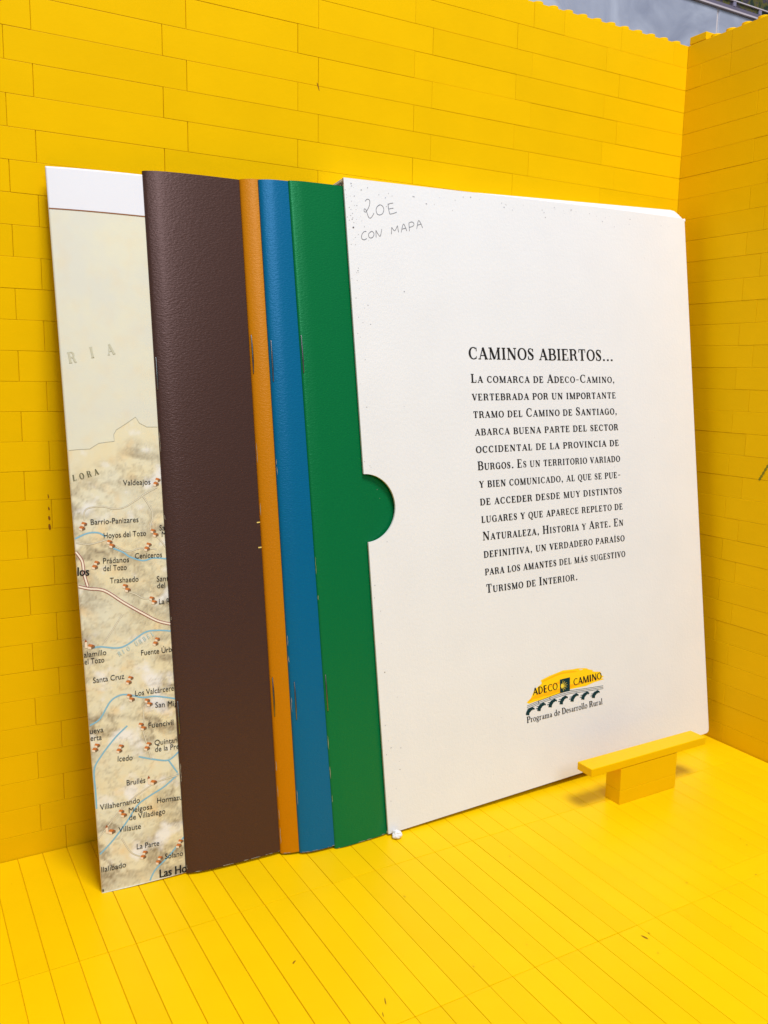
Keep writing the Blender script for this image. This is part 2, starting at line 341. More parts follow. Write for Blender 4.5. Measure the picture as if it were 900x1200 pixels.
# kitchen wall seen over the top of the bricks
M_tilew, nt, b = mat('grey_marble_tile', lin(166, 172, 190), 0.35, 0.5); co = objcoord(nt)
n1 = N(nt, 'ShaderNodeTexNoise', Scale=0.35, Detail=8.0, Distortion=1.2); nt.links.new(co, n1.inputs['Vector'])
cr = N(nt, 'ShaderNodeValToRGB'); cr.color_ramp.elements[0].position = 0.3; cr.color_ramp.elements[0].color = lin(136, 142, 162); cr.color_ramp.elements[1].position = 0.7; cr.color_ramp.elements[1].color = lin(178, 184, 200)
nt.links.new(n1.outputs['Fac'], cr.inputs['Fac']); nt.links.new(cr.outputs['Color'], b.inputs['Base Color'])
kw = empty('kitchen_wall', Matrix.Translation((0, 0, 0)), label='grey marble tiled kitchen wall showing above the yellow bricks in the top right corner', cat='tiled wall')
mb = MB()
for k in range(-8, 10):
    x0 = 110.6+k*200
    mb.box((x0+0.7, 80, -3), (x0+199.3, 90, 190)); mb.box((x0+0.7, 80, 191.4), (x0+199.3, 90, 379.8))
    mb.box((x0+0.7, 80, 402), (x0+199.3, 90, 590)); mb.box((x0+0.7, 80, 591.4), (x0+199.3, 90, 780))
mb.build('wall_tile', M_tilew, kw, bevel=0.5)
gr = MB(); gr.box((-1500, 80.7, -3), (1910, 92, 800)); gr.build('grout', paper('grout', lin(196, 188, 190)), kw)
lo = MB(); lo.box((-1500, 78.6, 380.1), (1910, 90, 381.0)); lo.box((-1500, 79.0, 386.0), (1910, 90, 386.6), 0); lo.build('border_edge', paper('pale_trim', lin(190, 180, 186)), kw)
ra = MB(); ra.box((-1500, 79.4, 381.1), (1910, 90, 383.2)); ra.build('border_rail', paper('mauve_rail', lin(104, 98, 116)), kw)
po = MB()
for k in range(-60, 70): po.box((122.0+k*23, 79.2, 383.3), (124.4+k*23, 90, 386)); 
po.build('border_post', paper('lilac_post', lin(128, 124, 146)), kw)
M_mos, nt, b = mat('mosaic', lin(50, 46, 50), 0.3, 0.5); co = objcoord(nt)
n1 = N(nt, 'ShaderNodeTexNoise', Scale=1.6, Detail=4.0); nt.links.new(co, n1.inputs['Vector'])
cr = N(nt, 'ShaderNodeValToRGB'); E_ = cr.color_ramp.elements; E_[0].position = 0.30; E_[0].color = lin(34, 36, 48); E_[1].position = 0.75; E_[1].color = lin(122, 100, 92)
x = E_.new(0.42); x.color = lin(34, 52, 34); x = E_.new(0.52); x.color = lin(92, 86, 36); x = E_.new(0.60); x.color = lin(52, 50, 66)
nt.links.new(n1.outputs['Fac'], cr.inputs['Fac']); nt.links.new(cr.outputs['Color'], b.inputs['Base Color'])
mo = MB(); mo.box((-1500, 80.0, 383.2), (1910, 90, 386.1)); mo.box((-1500, 80.0, 386.5), (1910, 90, 401.8)); mo.build('border_panel', M_mos, kw)

# ================================================================ the books and their case, all leaning against the wall
yaw, tilt = 0.013, 0.132
e_ = Vector((math.cos(yaw), math.sin(yaw), 0)); nb = Vector((-e_.y, e_.x, 0))
up_ = Vector((0, 0, 1))*math.cos(tilt)+nb*math.sin(tilt); n_ = e_.cross(up_)      # n_ points out of the front face
A0 = Vector((-178.9, -47.7, -0.35))
def frame(u0, v0, roll):
    """local x along the sheet, y into the stack (distance behind the case front), z up the sheet"""
    E = e_*math.cos(roll)+up_*math.sin(roll); V = -e_*math.sin(roll)+up_*math.cos(roll); D = -n_
    o = (A0+e_*u0+up_*v0)*S
    return Matrix(((E.x, D.x, V.x, o.x), (E.y, D.y, V.y, o.y), (E.z, D.z, V.z, o.z), (0, 0, 0, 1)))

# ---- booklets
def booklet(name, label, cat, m, u0, v0, roll, h, F, B, k, thick, width, staples, wear):
    root = empty(name, frame(u0, v0, roll), label=label, cat=cat, group='booklets pulled part way out of the case')
    def bend(u):
        s = max(0, min(1, (u+u0+5)/13)); return F-B*(1-math.exp(-max(u, 0)/k))+1.2*s*s*(3-2*s)
    us = sorted({round(-u0+d_, 2) for d_ in (-5, -3, -1, 1, 3, 5, 8)} | {0, 0.12, 0.3, 0.55, 0.9, 1.4, 2, 2.6, 3.2, 3.7, 4.2, 4.7, 5.3, 6.2, 7.2, 8.5, 11, 14, 18, 23, 29, 36, 45, 60, 80, 100, 125, width})
    vs = [h*i/46 for i in range(47)]; t = 0.28
    prof = []                                # U shaped section: front cover in to the fold, round it, back cover out
    def th(u): return thick*(1-math.exp(-u/2.2))*0.5+0.32
    mid = lambda u: bend(u)+0.5*thick+0.3
    rnd_ = lambda u: 0.36*math.exp(-max(u, 0)/0.3)+0.15*0.6*math.log(1+math.exp((4.0-max(u, 0))/0.6))-0.32
    front = [(u, bend(u)+rnd_(u)) for u in us]
    tk_ = lambda u: 0.75+thick*(1-math.exp(-u/2.2))
    back = [(u, bend(u)+rnd_(u)+tk_(u)) for u in us]
    outer = list(reversed(front))+[(-0.16, bend(0)+1.05)]+back
    inner = [(u if u > 0 else 0.2, y+t) for u, y in reversed(front)]+[(0.28, bend(0)+1.05)]+[(u if u > 0 else 0.2, y-t) for u, y in back]
    cov = MB(); n = len(outer)
    def wob(u, v): return 0.05*noise.noise(Vector((u*0.08, v*0.03, hash_k)))
    hash_k = len(label)*1.7
    for sec in (outer, inner):
        for v in vs:
            for (u, y) in sec: cov.v.append((u, y+wob(u, v), v))
    nv = len(vs); off = n*nv
    for i in range(nv-1):
        for j in range(n-1):
            a = i*n+j; cov.f.append((a+1, a, a+n, a+n+1)); cov.m.append(0)
            a += off; cov.f.append((a, a+1, a+n+1, a+n)); cov.m.append(1)
    for i, flip in ((0, 0), (nv-1, 1)):
        for j in range(n-1):
            a = i*n+j; q = (a, a+1, off+a+1, off+a); cov.quad([cov.v[x] for x in (q[::-1] if flip else q)], 2)
    for j in (0, n-1):
        for i in range(nv-1):
            a = i*n+j; cov.quad([cov.v[x] for x in (a, a+n, off+a+n, off+a)], 2)
    pg = MB(); pu = [0.5]+[u for u in us if 0.55 <= u < width]+[width-0.8]
    for k2 in range(len(pu)-1):
        a, b2 = pu[k2], pu[k2+1]
        ya, yb = bend(a)+rnd_(a)+t+0.1, bend(b2)+rnd_(b2)+t+0.1; wa, wb = max(0.02, tk_(a)-2*t-0.2), max(0.02, tk_(b2)-2*t-0.2)
        P = [(a,ya,1.0),(b2,yb,1.0),(b2,yb+wb,1.0),(a,ya+wa,1.0),(a,ya,h-1.0),(b2,yb,h-1.0),(b2,yb+wb,h-1.0),(a,ya+wa,h-1.0)]
        n0 = len(pg.v); pg.v += P
        for f in ((0,3,2,1),(4,5,6,7),(0,1,5,4),(2,3,7,6)): pg.f.append(tuple(n0+i for i in f)); pg.m.append(0)
    pg.build('pages', M_pages, root)
    surf = lambda u, v, hh: (u, bend(u)+rnd_(u)-hh+wob(u, v), v)
    # worn rim along the fold and the foot
    wk = Ink(surf, 0.05); rnd = random.Random(len(label))
    for _ in range(wear//3):
        v = h*(rnd.random()**1.7)*0.72+1; l = rnd.uniform(1.0, 7); wk.ribbon([(0.10+rnd.uniform(-.04,.08), v+l*i/5) for i in range(6)], [0.03]+[rnd.uniform(0.05, 0.15) for _ in range(4)]+[0.03])
    for _ in range(wear):
        u = rnd.uniform(0.2, 34); l = rnd.uniform(0.4, 2.2); wk.ribbon([(u+l*i/4, 0.16+rnd.uniform(-.03,.05)) for i in range(5)], [0.04]+[rnd.uniform(0.06, 0.2) for _ in range(3)]+[0.04])
    def merge(ik, mi):
        n0 = len(cov.v); cov.v.extend(ik.v); cov.f.extend(tuple(n0+i for i in f) for f in ik.f); cov.m.extend([mi]*len(ik.f))
    merge(wk, 2)
    for u, va, vb in staples:
        sk = Ink(surf, 0.06); L = vb-va
        sk.ribbon([(u+0.1, va-0.3), (u+0.15, va+L*.3), (u+0.15, va+L*.7), (u+0.1, vb+0.3)], [0.08, 0.45, 0.45, 0.08]); merge(sk, 3)
        sb = MB(); r = 0.17; K = 8; pts = [(u+0.05, va, 0.0), (u+0.05, va+0.25, -0.16), (u+0.05, vb-0.25, -0.16), (u+0.05, vb, 0.0)]
        for i, (uu, v, dy) in enumerate(pts):
            bx, by, bz = surf(uu, v, 0.05)
            for a in range(K): sb.v.append((bx+r*math.cos(a*2*math.pi/K), by+dy+r*math.sin(a*2*math.pi/K), bz))
        for i in range(len(pts)-1):
            for a in range(K): sb.f.append((i*K+a, i*K+(a+1)%K, (i+1)*K+(a+1)%K, (i+1)*K+a)); sb.m.append(0)
        sb.build('staple', M_staple, root, smooth=True)
    link('cover', cov.mesh('cover'), [m, M_pages, M_worn, M_slit], root, True)
    return root, surf
booklet('booklet', 'green textured booklet nearest the white case, touching its open edge', 'booklet', M_green, -20.84, 0.75, 0.0176, 232.2, 1.4, .2, 8, 0.7, 168, [(0.45, 167.3, 180.0), (0.6, 49.4, 62.3)], 16)
booklet('booklet', 'blue textured booklet between the green and the orange one', 'booklet', M_blue, -33.16, 1.7, 0.0067, 231.1, 4.0, 1.6, 5, 0.8, 168, [(0.55, 163.6, 177.4), (1.25, 47.0, 60.2)], 22)
booklet('booklet', 'orange textured booklet, only a narrow strip showing beside the brown one', 'booklet', M_orange, -39.14, 1.95, 0.0048, 231.2, 6.9, 2.2, 5, 0.8, 168, [(0.4, 166.3, 179.2), (0.45, 48.5, 61.9)], 18)
rb, sb_ = booklet('booklet', 'dark brown textured booklet standing in front of the map, widest strip showing', 'booklet', M_brown, -71.49, 2.55, 0.0014, 230.6, 11.0, 3.0, 14, 1.2, 168, [(0.35, 160.5, 171.0), (0.35, 47.0, 58.0)], 18)
tk = Ink(sb_, 0.10)
for v in (115.1, 106.5): tk = Ink(sb_, 0.10); tk.ribbon([(30.7, v-0.06), (33.4, v+0.03)], 0.42); tk.build('gold_mark', M_gold, rb)

# ---- folded map
TEXTS = [('Valdeajos', (15.8, 130.1), (24.5, 129.9)), ('Barrio-Panizares', (5.1, 118.3), (19.8, 118.0)), ('Hoyos del Tozo', (8.7, 113.7), (21.9, 113.4)), ('Prádanos', (7.9, 105.7), (15.9, 105.4)), ('del Tozo', (7.8, 103.3), (15.0, 103.0)), ('Ceniceros', (17.8, 106.3), (26.5, 105.9)), ('Sa', (26.3, 114.7), (28.0, 114.6)), ('M', (26.9, 112.6), (28.3, 112.5)), ('los', (-0.2, 102.6), (3.4, 102.3)), ('Trashaedo', (9.5, 99.2), (18.4, 98.8)), ('Sant', (24.2, 98.1), (28.1, 97.9)), ('del', (24.2, 95.9), (26.8, 95.8)), ('La R', (24.4, 90.6), (28.0, 90.4)), ('alamillo', (0.1, 76.5), (6.8, 76.5)), ('el Tozo', (0.1, 74.3), (6.0, 74.2)), ('Fuente Úrb', (17.5, 74.7), (27.4, 74.4)), ('Santa Cruz', (2.2, 68.0), (11.7, 68.0)), ('Los Valcárceres', (14.7, 61.8), (28.0, 61.5)), ('San Mig', (20.7, 56.9), (28.0, 56.3)), ('Fuencivil', (18.1, 50.6), (26.2, 50.2)), ('ueva', (0.1, 51.9), (4.1, 51.9)), ('erta', (-0.0, 49.7), (3.4, 49.5)), ('Quintani', (19.6, 44.6), (27.5, 44.0)), ('de la Pre', (19.6, 42.4), (27.5, 41.9)), ('Icedo', (7.7, 41.6), (12.3, 41.2)), ('Brullés', (9.9, 33.3), (15.8, 33.0)), ('Villahernando', (1.3, 27.0), (13.6, 26.9)), ('Hormazu', (19.0, 25.4), (27.2, 24.7)), ('Melgosa', (9.9, 24.2), (17.4, 23.9)), ('de Villadiego', (9.9, 21.8), (21.4, 21.4)), ('Villaute', (6.3, 18.6), (13.3, 18.3)), ('La Parte', (11.5, 11.8), (18.7, 11.3)), ('Solano', (20.2, 6.3), (26.2, 5.9)), ('llalibado', (0.3, 6.8), (7.8, 6.9)), ('Las Ho', (18.1, 0.6), (27.0, 0.2))]
HOUSES = [(26.7, 130.5), (2.9, 118.0), (24.6, 114.0), (10.7, 111.7), (22.3, 109.7), (5.8, 105.4), (14.5, 97.1), (22.6, 92.1), (22.8, 78.5), (13.4, 67.2), (13.2, 61.5), (18.7, 59.0), (16.2, 51.5), (8.9, 45.6), (1.7, 47.2), (17.6, 44.7), (8.0, 24.5), (13.8, 9.4), (18.5, 6.4), (25.5, 10.2)]
CHURCHES = [(1.9, 80.1), (17.9, 32.9), (3.8, 19.7)]
RIVERS = [[(0.2, 114.3), (3.9, 115.7), (7.1, 115.6), (9.3, 114.2)], [(11.3, 110.3), (14.4, 108.6), (16.3, 107.0), (20.3, 105.4), (23.7, 105.9), (27.9, 105.2)], [(2.5, 79.1), (5.1, 79.3), (10.2, 78.2), (13.6, 78.9), (19.2, 82.0), (23.4, 82.1), (27.5, 81.3)], [(0.2, 54.6), (3.4, 56.3), (6.8, 61.2), (9.8, 62.8), (12.6, 62.6), (16.8, 61.0), (21.2, 60.6), (27.4, 58.7)], [(11.5, 52.6), (7.4, 49.3), (2.8, 44.2), (0.5, 40.2), (0.4, 33.5), (0.3, 27.6)], [(14.3, 41.9), (18.9, 40.1), (23.7, 38.8), (27.2, 40.8)], [(23.7, 38.8), (26.4, 34.0)], [(26.7, 33.6), (21.9, 30.4), (16.6, 28.2), (12.8, 26.1), (8.9, 21.3), (4.3, 16.3), (0.2, 12.7)], [(27.1, 12.2), (21.7, 7.1), (17.0, 3.7), (14.9, 0.5)]]
RED = [[(0.1, 110.1), (1.7, 107.1), (2.0, 103.0), (2.8, 98.9)], [(0.1, 99.2), (3.0, 98.2), (7.7, 97.0), (13.3, 92.5), (19.0, 88.3), (23.6, 85.2), (27.7, 83.6)]]
LANES = [[(3.3, 119.8), (3.5, 122.5), (5.1, 123.7), (9.0, 123.8), (12.2, 122.9), (15.5, 123.0), (19.0, 124.8), (22.5, 126.9), (26.5, 128.8)], [(21.5, 126.7), (24.2, 121.6), (24.3, 118.8), (23.4, 115.4), (26.3, 111.6), (28.1, 108.7)], [(0.3, 113.0), (4.3, 112.2), (9.5, 113.2)], [(12.0, 110.9), (15.8, 108.8), (19.9, 109.5), (25.0, 108.6)], [(14.2, 96.2), (17.1, 94.8), (19.4, 93.2), (21.8, 92.9)], [(12.7, 88.8), (6.5, 80.6)], [(16.9, 58.0), (16.8, 52.7)], [(16.3, 49.8), (18.2, 40.4)], [(-0.4, 17.8), (8.5, 26.6), (16.1, 31.0), (19.9, 32.4), (26.7, 33.2)], [(7.1, 16.4), (9.6, 11.3), (12.6, 9.1)]]
COAST = [(0.3, 142.0), (3.0, 142.2), (6.5, 142.2), (9.4, 143.9), (14.1, 144.3), (14.1, 146.5), (15.0, 147.9), (18.0, 149.7), (21.3, 151.8), (22.4, 149.8), (24.7, 148.5), (28.1, 148.4)]

MW, MH = 160, 229.4
mroot = empty('folded_map', frame(-98.34, 2.3, 0.0117), label='folded paper road map at the far left, half covered by the brown booklet', cat='map')
mbend = lambda u: 14.5-3.0*(1-math.exp(-max(u, 0)/16))
def msurf(u, v, h): return (u, mbend(u)-h+0.25*math.sin(v*0.021+0.5)*math.exp(-abs(u)/30), v)
def coast(u):
    P = COAST
    if u <= P[0][0]: return P[0][1]
    for (a, b), (c, d) in zip(P, P[1:]):
        if a <= u <= c: return b+(d-b)*((u-a)/(c-a) if c > a else 1)
    return P[-1][1]
def fbm(u, v, s, o=5, z=0.0): return noise.fractal(Vector((u*s, v*s, z)), 0.9, 2.1, o)
def lerp(a, b, t): t = max(0, min(1, t)); return tuple(a[i]+(b[i]-a[i])*t for i in range(3))
pal = {k: lin(*v)[:3] for k, v in dict(white=(224,224,231), cream=(220,216,194), grey=(214,212,198), tan=(224,212,176), sand=(226,198,150), brown=(140,126,104), pale=(234,234,238)).items()}
def mapcol(u, v):
    if v > 216.6-0.017*u: return pal['white']
    n1 = fbm(u, v, 0.06, 5); n2 = fbm(u, v, 0.19, 5, 7.0); n3 = fbm(u, v*0.7, 0.5, 3, 3.0)
    if v > coast(u):
        c = lerp(pal['cream'], pal['grey'], 0.5+0.9*n1+0.2*n3); return lerp(c, pal['sand'], 0.18*max(0, n2+0.1))
    c = lerp(pal['tan'], pal['cream'], 0.45+0.8*n1+0.25*n3)
    c = lerp(c, pal['sand'], 0.9*max(0, n2-0.15))
    # painted hill relief: ridged noise
    r1 = 1-abs(noise.fractal(Vector((u*0.055+0.25*n2, v*0.075+u*0.02, 21.0)), 0.8, 2.2, 5))*2.6
    m = max(0, min(1, 0.65+1.6*fbm(u, v, 0.045, 2, 11.0)))
    gr_ = 0.5+0.5*noise.noise(Vector((u*1.9+v*0.9, v*0.8-u*0.5, 4.0)))+0.25*noise.noise(Vector((u*3.1, v*3.3, 9.0)))
    m *= min(1, max(0, (coast(u)-v-4)/10))
    c = lerp(c, pal['brown'], 1.45*m*max(0, r1-0.2)*(0.35+0.8*gr_))
    wv = fbm(u, v, 0.11, 4, 31.0)
    c = lerp(c, pal['pale'], min(0.75, max(0, wv-0.2)*1.8))
    hr = abs(noise.fractal(Vector((u*0.16+0.4*n2, v*0.2, 51.0)), 0.8, 2.2, 4))
    c = lerp(c, pal['brown'], 0.55*max(0, 0.16-hr)/0.16*min(1, max(0, (coast(u)-v-3)/8))*gr_)
    return c
M_map, nt, b = mat('printed_map_paper', (0.8, 0.8, 0.7, 1), 0.55, 0.3)
at = N(nt, 'ShaderNodeAttribute', attribute_name='print'); nt.links.new(at.outputs['Color'], b.inputs['Base Color'])
n1 = N(nt, 'ShaderNodeTexNoise', Scale=1.1, Detail=4.0); nt.links.new(objcoord(nt), n1.inputs['Vector']); bump(nt, b, n1.outputs['Fac'], 0.12, 0.05)
gu = [i*0.5 for i in range(0, 73)]+[45, 60, 90, 120, MW]; gv = [MH*i/430 for i in range(431)]
sh = MB(); cols = []
for layer, dy in ((0, 0.0), (1, 0.9)):
    for v in gv:
        for u in gu:
            sh.v.append(msurf(u, v, -dy)); cols.append(mapcol(u, v) if (layer == 0 and u < 37) else pal['cream'])
nu = len(gu); nv = len(gv); off = nu*nv
for i in range(nv-1):
    for j in range(nu-1):
        a = i*nu+j; sh.f.append((a, a+1, a+nu+1, a+nu)); sh.m.append(0); a += off; sh.f.append((a+1, a, a+nu, a+nu+1)); sh.m.append(0)
for i in range(nv-1):
    for j in (0, nu-1):
        a = i*nu+j; sh.f.append((a, a+nu, off+a+nu, off+a)); sh.m.append(1)
for j in range(nu-1):
    for i in (0, nv-1):
        a = i*nu+j; sh.f.append((a, a+1, off+a+1, off+a)); sh.m.append(1)
me = sh.mesh('sheet'); ca = me.color_attributes.new('print', 'FLOAT_COLOR', 'POINT')
for i, c in enumerate(cols): ca.data[i].color = (*c, 1)
link('sheet', me, [M_map, M_pages], mroot, True)
M_river = ink('river_blue', lin(132, 180, 204)); M_red = ink('road_red', lin(150, 84, 82)); M_roadc = ink('road_cream', lin(238, 226, 208)); M_lane = ink('lane_grey', lin(176, 166, 146)); M_lanec = ink('lane_cream', lin(228, 220, 196))
M_coast = ink('boundary_grey', lin(172, 168, 150)); M_roof = ink('roof_orange', lin(200, 120, 58)); M_roof2 = ink('roof_dark', lin(158, 88, 42)); M_hw = ink('house_white', lin(232, 212, 188)); M_hs = ink('house_shade', lin(120, 96, 72))
M_title = ink('region_green', lin(104, 102, 76)); M_faint = ink('region_pale', lin(196, 192, 168)); M_rname = ink('river_name', lin(180, 200, 200))
clip = lambda P: [(max(0.05, u), v) for u, v in P]
k = Ink(msurf, 0.04)
for L in RIVERS: k = Ink(msurf, 0.04); k.ribbon(spline(clip(L)), 0.50); k.build('river_line', M_river, mroot)
k = Ink(msurf, 0.06)
k.ribbon(clip(COAST), 0.16, 2)
k.build('boundary_line', [M_lane, M_lanec, M_coast], mroot)
for L in LANES:
    k = Ink(msurf, 0.06); Q = spline(clip(L)); k.ribbon(Q, 0.42, 0); k.base = 0.07; k.ribbon(Q, 0.18, 1); k.build('lane_line', [M_lane, M_lanec], mroot)
k = Ink(msurf, 0.08)
for i, L in enumerate(RED):
    k = Ink(msurf, 0.08+0.01*i); k.ribbon(spline(clip(L)), 0.95, 0); k.base = 0.105+0.004*i; k.ribbon(spline(clip(L)), 0.50, 1); k.build('road_line', [M_red, M_roadc], mroot)
k = Ink(msurf, 0.08); k.ribbon([(0.05+i*1.4, 216.6-0.024*i) for i in range(26)], 0.36); k.build('frame_line', ink('frame_brown', lin(140, 88, 48)), mroot)
rh = random.Random(3)
def house(k, u, v, s):
    k.poly([(u-1.0*s, v-0.55*s), (u-0.1*s, v-0.85*s), (u-0.1*s, v-0.2*s), (u-1.0*s, v+0.15*s)], 2)
    k.poly([(u-0.1*s, v-0.85*s), (u+0.9*s, v-0.45*s), (u+0.9*s, v+0.1*s), (u-0.1*s, v-0.2*s)], 3)
    k.poly([(u-1.0*s, v+0.15*s), (u-0.1*s, v-0.2*s), (u+0.35*s, v+0.45*s), (u-0.55*s, v+0.75*s)], 0)
    k.poly([(u-0.1*s, v-0.2*s), (u+0.9*s, v+0.1*s), (u+0.35*s, v+0.45*s)], 1)
for u, v in HOUSES:
    k = Ink(msurf, 0.11); f = rh.choice((-1, 1)); house(k, u-0.3*f, v+0.75, 0.95); house(k, u+0.4*f, v-0.55, 1.0); k.build('village_symbol', [M_roof, M_roof2, M_hw, M_hs], mroot)
for u, v in CHURCHES:
    k = Ink(msurf, 0.11); k.poly([(u-1.3, v-0.6), (u-0.6, v-0.7), (u-0.6, v+1.3), (u-1.3, v+1.2)], 2); k.poly([(u-1.45, v+1.1), (u-0.95, v+2.2), (u-0.45, v+1.2)], 1)
    house(k, u+0.6, v-0.3, 1.15); k.build('church_symbol', [M_roof, M_roof2, M_hw, M_hs], mroot)
for s, a, b2 in TEXTS:
    a = (max(a[0], 0.05), a[1])
    big = s in ('los', 'Las Ho')
    k = Ink(msurf, 0.13); sans(k, s, a, b2, cap=2.75 if big else 1.8, bold=0.10 if big else 0); k.build('place_name', M_ink, mroot)
k = Ink(msurf, 0.13); k.poly([(0.05, 0.5), (0.5, 0.5), (0.5, 1.3), (0.05, 1.3)]); k.build('corner_mark', M_ink, mroot)
k = Ink(msurf, 0.12)
for ch, u, v, a in (('L', 0.9, 132.4, .10), ('O', 3.0, 132.8, .16), ('R', 5.3, 133.3, .2), ('A', 7.5, 133.8, .24)): serif(k, ch, u, v, 1.9, slope=a, squeeze=1.0)
k.build('region_name', [M_title, M_faint, M_rname], mroot); k = Ink(msurf, 0.12)
for ch, u, v, a in (('R', 2.4, 169.1, .12), ('I', 9.0, 170.7, .14), ('A', 14.2, 171.6, .18)): serif(k, ch, u, v, 3.4, slope=a, mi=1, squeeze=1.0)
k.build('region_name', [M_title, M_faint, M_rname], mroot); k = Ink(msurf, 0.12)
for i, ch in enumerate('RIO URBEL'):
    if ch != ' ': serif(k, ch, 10.7+i*1.35, 75.4+i*0.62, 1.5, slope=0.42, mi=2, squeeze=0.9)
k.build('river_name', [M_title, M_faint, M_rname], mroot)

# ---- the white case
R_ = 0.02; CW, CH, CD = 173.5, 234.7, 14.2
case = empty('slipcase', frame(0, 1.25, R_), label='white cardboard slipcase with black printed text and a thumb notch, leaning on the wall', cat='slipcase')
NC, NR = 118.9, 12.2                       # thumb notch
th0 = 0.75
def outline(front):
    P = [(0, 0)]
    r = 1.6
    P += [(CW-1.8, 0), (CW-0.7, 0.35), (CW-0.2, 1.0), (CW, 2.6)]
    if front: P += [(CW, CH-1.2), (CW-0.4, CH-0.4), (CW-1.6, CH+0.2), (120, CH+0.55), (70, CH+0.35)]
    else: P += [(CW, CH)]
    P += [(0, CH), (0, NC+NR)]
    for i in range(1, 28):
        a = math.pi/2-math.pi*i/28; P.append((NR*math.cos(a), NC+NR*math.sin(a)))
    P.append((0, NC-NR)); return P
def panel(front, y0, y1):
    m = MB(); P = outline(front); n = len(P)
    m.v = [(u, y0, v) for u, v in P]+[(u, y1, v) for u, v in P]
    m.f = [tuple(range(n)), tuple(range(2*n-1, n-1, -1))]+[(i, i+n, (i+1) % n+n, (i+1) % n) for i in range(n)]; m.m = [0, 1]+[2]*n
    return m
M_inside = paper('card_inside', lin(214, 206, 196))
fpm = panel(True, 0, th0)
panel(False, CD-th0, CD).build('back_panel', [M_inside, M_card, M_card], case)
m = MB(); m.box((0.02, th0+.01, 0.05), (CW-0.1, CD-th0-.01, 0.05+th0)); m.build('bottom_panel', M_card, case)
m = MB(); m.box((0.02, th0+.01, CH-0.05-th0), (CW-0.1, CD-th0-.01, CH-0.05)); m.build('top_panel', [M_card], case)
m = MB(); m.box((CW-0.05-th0, th0+.01, 0.9), (CW-0.05, CD-th0-.01, CH-0.9)); m.build('side_panel', M_card, case, bevel=0.1)
# loose flap standing up behind the front panel's top edge
fp = [(40, CH-2.0), (173.6, CH-2.5), (173.9, CH-0.4), (172.6, CH+1.0), (171.0, CH+2.6), (169.4, CH+3.7), (167.0, CH+4.0), (140, CH+3.2), (100, CH+2.0), (60, CH+0.8), (40, CH-0.2)]
m = MB(); n = len(fp); fy = lambda v: 0.78+max(0, v-CH)*0.35
m.v = [(u, fy(v), v) for u, v in fp]+[(u, fy(v)+0.4, v) for u, v in fp]
m.f = [tuple(range(n)), tuple(range(2*n-1, n-1, -1))]+[(i, i+n, (i+1) % n+n, (i+1) % n) for i in range(n)]; m.m = [0]*(n+2)
m.build('top_flap', M_torn, case)
m = MB(); m.box((-0.04, 0.12, CH-2.2), (0.0, th0-0.1, CH-0.1)); m.build('bare_edge', ink('red_brown_edge', lin(140, 96, 84)), case)
def crumple(name, c, rad, seed, amp=0.35):
    bm = bmesh.new(); bmesh.ops.create_icosphere(bm, subdivisions=4, radius=1)
    for v in bm.verts:
        q = v.co.copy(); d_ = 1+amp*noise.fractal(q*1.1+Vector((seed, 0, 0)), 1.0, 2.0, 3)+0.10*abs(noise.noise(q*3.1+Vector((0, seed, 0))))
        v.co = Vector((q.x*rad[0], q.y*rad[1], q.z*rad[2]))*d_*S+Vector(c)*S
    me = bpy.data.meshes.new(name); bm.to_mesh(me); bm.free(); return link(name, me, M_torn, case, True)
crumple('torn_corner', (2.0, -2.4, 0.2), (1.7, 1.5, 1.55), 2.0, 0.38)
crumple('torn_corner', (173.9, 0.6, CH-0.5), (0.55, 0.5, 0.75), 5.0)
csurf = lambda u, v, h: (u, -h, v-0.8)
k = Ink(csurf, 0.05)
serif(k, 'CAMINOS ABIERTOS...', 49.1, 172.6, 4.6, width=75.9, slope=-0.008)
LN = [("La comarca de Adeco-Camino,",49.5,163.7,125.1,162.8),("vertebrada por un importante",49.5,156.9,125.3,156.2),("tramo del Camino de Santiago,",49.6,150.2,125.5,149.4),("abarca buena parte del sector",49.9,143.5,125.7,142.7),("occidental de la provincia de",49.8,136.8,125.6,136.0),("Burgos. Es un territorio variado",50.2,130.2,125.8,129.2),("y bien comunicado, al que se pue-",50.4,123.4,125.7,122.3),("de acceder desde muy distintos",50.3,116.6,125.9,115.6),("lugares y que aparece repleto de",50.4,109.8,125.9,108.7),("Naturaleza, Historia y Arte. En",50.5,103.0,125.8,101.7),("definitiva, un verdadero paraíso",50.5,96.2,126.0,95.0),("para los amantes del más sugestivo",50.6,89.4,125.9,88.2),("Turismo de Interior.",50.6,82.5,98.1,81.6)]
for s, u, v, u2, v2 in LN: serif(k, s, u, v, 3.3, width=math.hypot(u2-u, v2-v), small=0.76, track=0.075, slope=math.atan2(v2-v, u2-u))
k.build('printed_text', M_ink, case)
